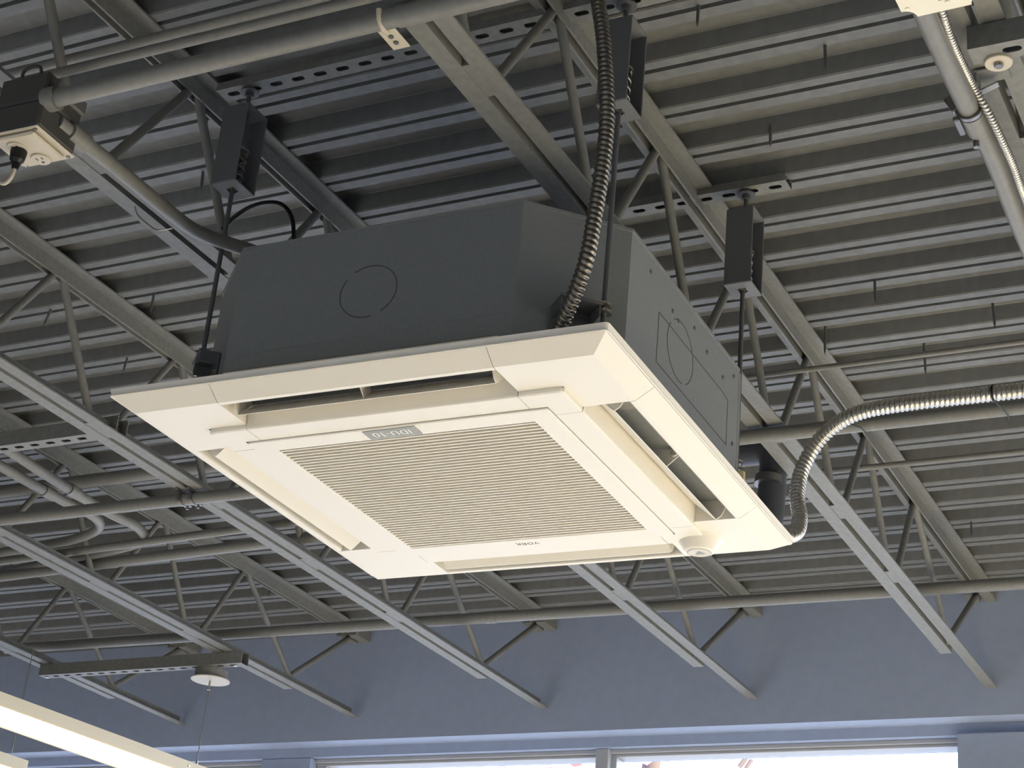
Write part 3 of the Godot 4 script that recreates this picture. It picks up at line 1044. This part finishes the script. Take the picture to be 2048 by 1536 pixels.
func pipes() -> void:
	var t := pipe("fat grey conduit crossing the top left into the junction box", "conduit", "conduit", PackedVector3Array([p(-1.8815, 1.5905, -1.781), p(-1.26, 1.655, -1.8565), p(1.2, 1.655, -1.868)]), 0.0152, M.paint_pipe)
	sleeve(t, "coupling", p(-1.283, 1.655, -1.8565), p(1.0, 1.655, -1.867), 0.0178, M.paint_pipe)
	sleeve(t, "coupling", p(-1.895, 1.5895, -1.7800), p(-1.873, 1.5912, -1.7818), 0.0205, M.paint_pipe)
	var s := Shape.new(t.position)
	s.box(p(-1.306, 1.640, -1.886), Vector3(0.03, 0.003, 0.05), 0.001)
	s.tube(PackedVector3Array([p(-1.306, 1.655, -1.875), p(-1.306, 1.6375, -1.866), p(-1.306, 1.635, -1.853), p(-1.306, 1.644, -1.839), p(-1.306, 1.66, -1.835)]), 0.005, 6)
	obj("strap", s, M.cover, t)
	for q in [-1.893, -1.877]:
		s = Shape.new(t.position)
		s.lathe(p(-1.306, 1.6385, q), [Vector2(0, -0.002), Vector2(0.0045, -0.002), Vector2(0.0045, 0)], 8)
		obj("screw", s, M.dark, t)
	pipe("upper one of two slim conduits above the fat conduit at top left", "conduit", "conduit", PackedVector3Array([p(-3.0, 1.845, -1.967), p(0.6, 1.845, -1.990)]), 0.0095, M.paint_pipe)
	pipe("lower one of two slim conduits above the fat conduit at top left", "conduit", "conduit", PackedVector3Array([p(-3.0, 1.775, -1.917), p(0.6, 1.775, -1.947)]), 0.0092, M.paint_pipe)
	# from the junction box along the joist to the unit
	t = pipe("grey conduit bending from the junction box to the air conditioner's rear", "conduit", "conduit", spline([p(-1.8957, 1.5710, -1.8145), p(-1.8970, 1.5763, -1.9680), p(-1.9148, 1.5908, -2.1243), p(-1.9306, 1.6085, -2.2340), p(-1.9195, 1.6219, -2.3064), p(-1.8850, 1.6280, -2.3750), p(-1.8000, 1.6100, -2.4600)], 0.015), 0.0133, M.paint_pipe)
	sleeve(t, "coupling", p(-1.8957, 1.571, -1.843), p(-1.895, 1.572, -1.886), 0.0178, M.paint_pipe)
	# long pipe behind the panel, with its clamps
	t = pipe("long grey pipe passing level behind the air conditioner with clamps on it", "pipe", "pipe", PackedVector3Array([p(-6.5, 1.655, -3.46), p(1.2, 1.655, -3.49)]), 0.0165, M.paint_pipe)
	for q in [-2.865, -2.83]:
		s = Shape.new(t.position)
		s.lathe(p(q, 1.655, -3.472), [Vector2(0.0165, -0.006), Vector2(0.0185, -0.006), Vector2(0.0185, 0.006), Vector2(0.0165, 0.006)], 18, Basis(Vector3(0, 0, 1), Vector3(1, 0, 0), Vector3(0, 1, 0)))
		s.box(p(q, 1.672, -3.447), Vector3(0.012, 0.006, 0.02), 0.001)
		s.box(p(q, 1.645, -3.495), Vector3(0.022, 0.004, 0.016), 0.001)
		s.lathe(p(q, 1.640, -3.497), [Vector2(0, -0.004), Vector2(0.004, -0.004), Vector2(0.004, 0.003)], 8)
		obj("clamp", s, M.steel, t)
	pipe("thin bridging rod just under the deck right of the air conditioner", "rod", "bridging_rod", PackedVector3Array([p(-2.9, 1.9, -3.668), p(1.2, 1.9, -3.652)]), 0.0066, M.paint_pipe)
	pipe("thin bridging rod crossing the joist below the ribbed conduit's bend", "rod", "bridging_rod", PackedVector3Array([p(-1.405, 1.9, -4.262), p(1.2, 1.9, -4.256)]), 0.0075, M.paint_pipe)
	t = pipe("longest grey pipe, running close to the window wall", "pipe", "pipe", PackedVector3Array([p(-4.70, 1.78, -4.845), p(1.2, 1.78, -4.935)]), 0.0185, M.paint_pipe)
	sleeve(t, "coupling", p(-2.70, 1.78, -4.876), p(-2.66, 1.78, -4.876), 0.0205, M.paint_pipe)
	# left side
	t = pipe("inner one of two parallel conduits that bend left above the long pipe", "conduit", "conduit", spline([p(-3.23, 1.755, -2.5), p(-3.305, 1.755, -3.286), p(-3.325, 1.755, -3.62), p(-3.322, 1.755, -3.735), p(-3.312, 1.755, -3.83), p(-3.35, 1.755, -3.915), p(-3.44, 1.755, -3.965), p(-3.732, 1.755, -4.02), p(-4.6, 1.755, -4.16)], 0.03), 0.0145, M.paint_pipe)
	sleeve(t, "coupling", p(-3.319, 1.755, -3.53), p(-3.322, 1.755, -3.575), 0.0172, M.paint_pipe)
	t = pipe("outer one of two parallel conduits that bend left above the long pipe", "conduit", "conduit", spline([p(-3.40, 1.755, -2.5), p(-3.405, 1.755, -3.346), p(-3.398, 1.755, -3.62), p(-3.388, 1.755, -3.70), p(-3.40, 1.755, -3.765), p(-3.455, 1.755, -3.825), p(-3.58, 1.755, -3.873), p(-3.77, 1.755, -3.9), p(-4.6, 1.755, -4.0)], 0.03), 0.0145, M.paint_pipe)
	sleeve(t, "coupling", p(-3.402, 1.755, -3.52), p(-3.401, 1.755, -3.565), 0.0172, M.paint_pipe)
	pipe("upper one of two grey pipes crossing left of the panel's lower edge", "pipe", "pipe", PackedVector3Array([p(-4.6, 1.735, -3.98), p(-2.4, 1.735, -3.845)]), 0.0125, M.paint_pipe)
	pipe("lower one of two grey pipes crossing left of the panel's lower edge", "pipe", "pipe", PackedVector3Array([p(-4.9, 1.735, -4.11), p(-2.4, 1.735, -3.96)]), 0.0165, M.paint_pipe)
	pipe("dusky pipe high under the deck at the left edge", "pipe", "pipe", PackedVector3Array([p(-5.2, 1.86, -3.712), p(-2.9, 1.86, -3.705)]), 0.0195, M.paint_pipe)
	# conduit at the top right
	t = pipe("fat grey conduit running from the white cover along the right edge", "conduit", "conduit", spline([p(-0.527, 1.617, -1.93), p(-0.529, 1.62, -2.09), p(-0.529, 1.62, -2.20), p(-0.527, 1.62, -2.34), p(-0.523, 1.62, -2.47), p(-0.53, 1.62, -2.74), p(-0.54, 1.62, -3.5)], 0.05), 0.0165, M.paint_pipe)
	sleeve(t, "coupling", p(-0.5275, 1.62, -2.335), p(-0.526, 1.62, -2.385), 0.0195, M.paint_pipe)
	s = Shape.new(t.position)
	s.lathe(p(-0.527, 1.62, -2.325), [Vector2(0.0170, -0.004), Vector2(0.0215, -0.004), Vector2(0.0215, 0.004), Vector2(0.0170, 0.004)], 22, Basis(Vector3(1, 0, 0), Vector3(0, 0, -1), Vector3(0, 1, 0)))
	s.box(p(-0.553, 1.634, -2.325), Vector3(0.014, 0.032, 0.012), 0.002, Basis(Vector3(0, 0, 1), 0.5))
	s.box(p(-0.548, 1.606, -2.345), Vector3(0.010, 0.010, 0.045), 0.002)
	s.box(p(-0.505, 1.648, -2.325), Vector3(0.05, 0.003, 0.014), 0.001, Basis(Vector3(0, 0, 1), 0.35))
	obj("conduit_clamp", s, M.steel, t)
	s = Shape.new(t.position)
	s.lathe(p(-0.533, 1.598, -2.392), [Vector2(0, -0.006), Vector2(0.005, -0.006), Vector2(0.005, 0.006), Vector2(0, 0.006)], 10)
	obj("screw", s, M.steel, t)
	s = Shape.new(t.position)
	s.box(p(-0.489, 1.6715, -2.318), Vector3(0.05, 0.004, 0.036), 0.001)
	s.box(p(-0.512, 1.662, -2.318), Vector3(0.004, 0.022, 0.03), 0.001)
	obj("beam_clip", s, M.paint, t)
	# refrigerant lines behind the unit
	t = pipe("thick wrapped refrigerant pipe dropping behind the air conditioner's right corner", "pipe", "refrigerant_pipe", bent([p(-1.78, 1.42, -3.12), p(-1.341, 1.53, -3.745), p(-1.335, 1.745, -3.75), p(-2.3, 1.75, -3.75)], 0.05), 0.0330, M.insulation)
	s = Shape.new(t.position)
	s.rod(p(-1.342, 1.645, -3.734), p(-1.3415, 1.665, -3.7355), 0.0338, 18)
	obj("tape_band", s, M.steel, t)
	t = pipe("slimmer wrapped refrigerant pipe beside the thick one behind the right corner", "pipe", "refrigerant_pipe", bent([p(-1.86, 1.42, -3.12), p(-1.40, 1.50, -3.62), p(-1.390, 1.685, -3.63), p(-2.3, 1.69, -3.63)], 0.05), 0.0150, M.insulation)
	sleeve(t, "tape_band", p(-1.396, 1.58, -3.6217), p(-1.3955, 1.592, -3.623), 0.0157, M.steel)

# ---------------------------------------------------------------- flexible conduits and wires
func ribbed(label: String, pts: Array, r: float, pitch: float, amp: float, m: Material, seg := 18) -> Node3D:
	var base: Vector3 = pts[0]
	var t := thing("flexible_conduit", label, "flexible conduit", base, "ribbed metal flexible conduits")
	var s := Shape.new(base)
	var path := spline(pts, pitch / 8.0)
	s.tube(path, r, seg, true, pitch, amp)
	obj("ribbed_sheath", s, m, t)
	return t

func flexes() -> void:
	ribbed("dark ribbed metal conduit hanging upright in front of the air conditioner's cabinet", [p(-1.13, 2.0, -2.20), p(-1.106, 1.88, -2.17), p(-1.086, 1.78, -2.165), p(-1.073, 1.68, -2.165), p(-1.069, 1.61, -2.168), p(-1.0715, 1.535, -2.17), p(-1.079, 1.453, -2.172), p(-1.090, 1.376, -2.178), p(-1.114, 1.327, -2.196), p(-1.1485, 1.2845, -2.222), p(-1.168, 1.262, -2.233)], 0.0132, 0.0094, 0.0036, M.dark_flex)
	var t := ribbed("shiny ribbed metal conduit arching from the right edge into the panel's right corner", [p(0.6, 1.622, -3.338), p(-0.30, 1.622, -3.338), p(-0.70, 1.6215, -3.335), p(-0.90, 1.620, -3.331), p(-1.015, 1.614, -3.342), p(-1.092, 1.584, -3.368), p(-1.133, 1.52, -3.368), p(-1.138, 1.445, -3.345), p(-1.120, 1.375, -3.312), p(-1.122, 1.325, -3.270), p(-1.175, 1.308, -3.20), p(-1.262, 1.315, -3.08)], 0.0168, 0.0104, 0.0042, M.zinc)
	for q in [[-1.030, 1.614, -3.350, 0.4], [-0.722, 1.6215, -3.334, 0.0]]:
		var s := Shape.new(t.position)
		s.lathe(p(q[0], q[1], q[2]), [Vector2(0.0155, -0.0025), Vector2(0.0174, -0.0025), Vector2(0.0174, 0.0025), Vector2(0.0155, 0.0025)], 18, Basis(Vector3(0, 0, 1), Vector3(1, 0, 0), Vector3(0, 1, 0)).rotated(Vector3.UP, q[3]))
		s.tube(PackedVector3Array([p(q[0], q[1] - 0.012, q[2] - 0.010), p(q[0], 1.628, -3.44), p(q[0], 1.632, -3.478), p(q[0] - 0.004, 1.634, -3.498)]), 0.0017, 6)
		obj("cable_tie", s, M.black, t)
	ribbed("slim armoured cable beside the fat conduit along the right edge", [p(-0.50, 1.63, -1.95), p(-0.508, 1.624, -2.094), p(-0.511, 1.624, -2.156), p(-0.512, 1.628, -2.222), p(-0.511, 1.630, -2.29), p(-0.500, 1.612, -2.33), p(-0.495, 1.602, -2.39), p(-0.494, 1.601, -2.471), p(-0.497, 1.60, -2.566), p(-0.50, 1.60, -2.75), p(-0.505, 1.60, -3.3)], 0.0070, 0.0066, 0.0026, M.zinc, 14)
	# black cable arching over the top of the cabinet
	var pts := []
	for q in [[-2.085, 1.785], [-2.072, 1.803], [-2.035, 1.8255], [-1.996, 1.8325], [-1.957, 1.826], [-1.930, 1.806], [-1.912, 1.775], [-1.903, 1.735], [-1.895, 1.68]]:
		pts.append(p(q[0] * 0.98, q[1] * 0.98, -2.45))
	var base: Vector3 = pts[0]
	t = thing("black_cable", "black cable arching over the cabinet's rear left corner", "cable", base)
	var s := Shape.new(base)
	s.tube(spline(pts, 0.012), 0.0042, 10)
	obj("sheath", s, M.black, t)
	base = p(-2.051, 1.662, -2.2)
	t = thing("thin_wire", "thin pale wire drooping under the bending conduit at left", "wire", base)
	s = Shape.new(base)
	s.tube(spline([p(-1.9854, 1.6088, -2.1296), p(-1.9776, 1.5924, -2.1296), p(-1.9612, 1.5759, -2.1296), p(-1.9283, 1.5507, -2.1296), p(-1.9118, 1.5459, -2.1296), p(-1.8924, 1.5488, -2.1344)], 0.008), 0.0013, 8)
	obj("strand", s, M.zinc, t)

# ---------------------------------------------------------------- electrical boxes
func notched(half: float, notch: float) -> PackedVector2Array:
	# square cover plate with scooped corners
	var out := PackedVector2Array()
	for c in 4:
		var sx: float = [1, -1, -1, 1][c]
		var sy: float = [1, 1, -1, -1][c]
		var pts := []
		for i in 7:
			var a := PI + i * PI / 12.0
			pts.append(Vector2(half + cos(a) * notch, half + sin(a) * notch))
		if sx * sy < 0:
			pts.reverse()
		pts.reverse()
		for q: Vector2 in pts:
			out.append(Vector2(q.x * sx, q.y * sy))
	return out

func boxes() -> void:
	# left: deep box with an outlet cover
	var c := p(-2.031 * 0.955, 1.602 * 0.955, -1.899 * 0.955)
	var t := thing("junction_box", "black junction box with an outlet cover and plugged cord at the left edge", "junction box", c)
	t.rotation.y = 0.03
	t.scale = Vector3.ONE * 0.955
	var s := Shape.new()
	s.box(Vector3(0, 0.0875, 0), Vector3(0.104, 0.057, 0.100), 0.004)
	s.tube(spline([Vector3(-0.012, 0.112, 0.046), Vector3(-0.010, 0.128, 0.047), Vector3(0.008, 0.134, 0.047), Vector3(0.026, 0.128, 0.047), Vector3(0.030, 0.110, 0.046)], 0.005), 0.003, 8)
	obj("box", s, M.box, t)
	s = Shape.new()
	s.box(Vector3(0, 0.0315, 0), Vector3(0.106, 0.053, 0.102), 0.005)
	obj("extension_ring", s, M.box, t)
	s = Shape.new()
	for q in [0.028, -0.022]:
		s.lathe(Vector3(0.052, 0.082, q), [Vector2(0.0125, 0.0), Vector2(0.0125, 0.0008), Vector2(0.0115, 0.0008)], 18, Basis(Vector3(0, 1, 0), Vector3(1, 0, 0), Vector3(0, 0, -1)))
	obj("knockout_outline", s, M.line, t)
	s = Shape.new()
	s.box(Vector3(0.0, 0.100, -0.012), Vector3(0.112, 0.03, 0.084), 0.004)
	obj("bracket", s, M.dark, t)
	s = Shape.new()
	s.box(Vector3(0, 0.0022, 0), Vector3(0.108, 0.0036, 0.104), 0.0012)
	var cov := obj("outlet_cover", s, M.cover, t)
	s = Shape.new()
	s.box(Vector3(-0.003, -0.004, 0.003), Vector3(0.090, 0.008, 0.086), 0.003)
	obj("raised_face", s, M.cover, cov)
	for q in [[0.045, 0.045], [0.045, -0.045], [-0.045, 0.045], [-0.045, -0.045]]:
		s = Shape.new()
		s.lathe(Vector3(q[0], 0.0005, q[1]), [Vector2(0, -0.002), Vector2(0.0035, -0.002), Vector2(0.004, 0)], 10)
		obj("screw", s, M.steel, cov)
	for q in [[0.004, -0.025], [-0.014, 0.018]]:
		s = Shape.new()
		s.lathe(Vector3(q[0], -0.0085, q[1]), [Vector2(0, -0.0026), Vector2(0.0165, -0.0026), Vector2(0.0172, -0.0018), Vector2(0.0172, 0.001)], 26)
		var soc := obj("socket", s, M.cover, cov)
		s = Shape.new()
		for sl in [[-0.005, 0.004, 0.0018, 0.007], [0.006, 0.004, 0.0018, 0.006]]:
			s.box(Vector3(q[0] + sl[0], -0.0113, q[1] + sl[1]), Vector3(sl[2], 0.0006, sl[3]), 0.0)
		s.lathe(Vector3(q[0], -0.0113, q[1] - 0.007), [Vector2(0, -0.0003), Vector2(0.0028, -0.0003), Vector2(0.0028, 0)], 10)
		obj("slot", s, M.black, soc)
	var plug := thing("plug", "black plug with a pale cord pushed into the outlet of the left junction box", "plug", p(-2.045 * 0.955, 1.590 * 0.955, -1.888 * 0.955))
	plug.scale = Vector3.ONE * 0.955
	s = Shape.new()
	s.lathe(Vector3.ZERO, [Vector2(0, -0.036), Vector2(0.0055, -0.036), Vector2(0.0075, -0.024), Vector2(0.0125, -0.018), Vector2(0.0145, -0.002), Vector2(0.0135, 0.002), Vector2(0, 0.002)], 18)
	obj("plug_body", s, M.black, plug)
	s = Shape.new()
	s.tube(spline([Vector3(0, -0.033, 0), Vector3(-0.006, -0.050, -0.002), Vector3(-0.02, -0.058, -0.004), Vector3(-0.036, -0.05, -0.002), Vector3(-0.05, -0.03, 0.004), Vector3(-0.12, 0.0, 0.02)], 0.006), 0.0036, 10)
	obj("cord", s, M.cover, plug)
	# right: box with a white cover and a toggle opening
	c = p(-0.492, 1.585, -1.972)
	t = thing("junction_box", "white covered junction box cut off by the top edge at right", "junction box", c)
	t.rotation.y = -0.02
	s = Shape.new()
	s.box(Vector3(0, 0.034, 0), Vector3(0.096, 0.056, 0.096), 0.005)
	obj("box", s, M.paint, t)
	s = Shape.new()
	s.prism(notched(0.056, 0.018), Vector3(0, 0.004, 0), Vector3.RIGHT, Vector3.BACK, Vector3(0, -0.005, 0))
	cov = obj("cover", s, M.cover_white, t)
	s = Shape.new()
	s.box(Vector3(0.004, -0.0012, -0.018), Vector3(0.0105, 0.001, 0.026), 0.0)
	obj("toggle_opening", s, M.dark, cov)
	for q in [[0.009, -0.038], [0.046, -0.034], [-0.046, -0.034]]:
		s = Shape.new()
		s.lathe(Vector3(q[0], -0.0008, q[1]), [Vector2(0, -0.0016), Vector2(0.0032, -0.0016), Vector2(0.0038, 0)], 12)
		obj("screw", s, M.cover_white, cov)

# ---------------------------------------------------------------- lamps
func strip_lamp(label: String, a: Vector3, b: Vector3, wide: float) -> Node3D:
	# a, b: upper right edge from far end to near end
	var t := thing("strip_lamp", label, "lamp", b, "suspended strip lamps")
	var d := (b - a).normalized()
	var u := d.cross(Vector3.UP)          # towards the left in the picture
	if u.x > 0:
		u = -u
	var L := a.distance_to(b)
	var h := 0.036
	var s := Shape.new(b)
	var poly := PackedVector2Array([Vector2(0, 0), Vector2(wide, 0), Vector2(wide, -h), Vector2(wide - 0.008, -h), Vector2(wide - 0.012, -h + 0.004), Vector2(0.012, -h + 0.004), Vector2(0.008, -h), Vector2(0, -h)])
	s.prism(poly, a, u, Vector3.UP, d * L)
	obj("housing", s, M.lamp_body, t)
	s = Shape.new(b)
	for g in [0.0, wide - 0.009]:
		s.prism(PackedVector2Array([Vector2(g, -h), Vector2(g + 0.009, -h), Vector2(g + 0.009, -h - 0.003), Vector2(g, -h - 0.003)]), a, u, Vector3.UP, d * L)
	obj("trim_lip", s, M.gold, t)
	s = Shape.new(b)
	s.prism(PackedVector2Array([Vector2(0.0095, -h + 0.003), Vector2(wide - 0.0095, -h + 0.003), Vector2(wide - 0.0095, -h - 0.0015), Vector2(0.0095, -h - 0.0015)]), a + d * 0.01, u, Vector3.UP, d * (L - 0.02))
	obj("diffuser", s, M.glow, t)
	var l := AreaLight3D.new()
	l.name = "lamp_light"
	l.area_size = Vector2(wide - 0.02, L - 0.02)
	l.light_color = Color(1.0, 0.93, 0.82)
	l.light_energy = 14.0
	l.shadow_enabled = true
	t.add_child(l)
	# the light looks along its -Z, which must point down
	var zb := Vector3.UP
	l.transform.basis = Basis(d.cross(zb).normalized(), d, zb)
	l.position = (a + b) * 0.5 - b + u * wide * 0.5 + Vector3(0, -h - 0.012, 0)
	# suspension wires
	return t

func lamps() -> void:
	var far := p(-3.664, 1.30, -4.86)
	var near := p(-3.918, 1.30, -2.38)
	var t := strip_lamp("long bright strip lamp hanging under the round canopy at lower left", far, near, 0.215)
	var s := Shape.new(t.position)
	var wire_at := p(-3.70, 1.30, -4.795)
	s.rod(wire_at + Vector3(0, -0.004, 0), wire_at + Vector3(0, 0.02, 0), 0.004, 10)
	for q in [0.05, 0.09]:
		s.lathe(far.lerp(near, q * 0.6) + Vector3(0.001, -0.016, 0), [Vector2(0, 0.002), Vector2(0.004, 0.002), Vector2(0.004, 0)], 8, Basis(Vector3(0, 1, 0), Vector3(1, 0, 0), Vector3(0, 0, -1)))
	obj("wire_grip", s, M.zinc, t)
	strip_lamp("strip lamp whose cream end just shows in the lower left corner", p(-4.300, 1.30, -4.652), p(-4.52, 1.30, -2.38), 0.215)
	s = Shape.new(p(-4.335, 1.32, -4.60))
	s.rod(p(-4.335, 1.302, -4.60), p(-4.335, 1.675, -4.60), 0.0016, 6)
	var w := obj("suspension_wire", s, M.zinc)
	w.position = p(-4.335, 1.32, -4.60)
	tag(w, "thin suspension wire rising from the lamp in the lower left corner", "wire")
	# canopy under the low strut, with its wire
	var c := p(-3.704, 1.60, -4.80)
	t = thing("lamp_canopy", "round lamp canopy with a pale disc under the low slotted strut", "canopy", c)
	s = Shape.new()
	s.lathe(Vector3(0, 0, 0), [Vector2(0.056, 0.0), Vector2(0.056, 0.031), Vector2(0.0, 0.031)], 36)
	obj("drum", s, M.paint, t)
	s = Shape.new()
	s.lathe(Vector3(0, 0, 0), [Vector2(0.0, -0.004), Vector2(0.066, -0.004), Vector2(0.067, -0.003), Vector2(0.067, 0.0), Vector2(0.0, 0.0)], 40)
	obj("disc", s, M.cover, t)
	s = Shape.new()
	s.rod(Vector3(0, -0.028, 0), Vector3(0, -0.004, 0), 0.0038, 10)
	s.lathe(Vector3(0, -0.033, 0), [Vector2(0, -0.003), Vector2(0.0055, -0.003), Vector2(0.0055, 0.005), Vector2(0, 0.005)], 12)
	obj("wire_gripper", s, M.zinc, t)
	s = Shape.new()
	s.rod(Vector3(0, -0.03, 0), wire_at - c, 0.0016, 8)
	obj("suspension_wire", s, M.zinc, t)
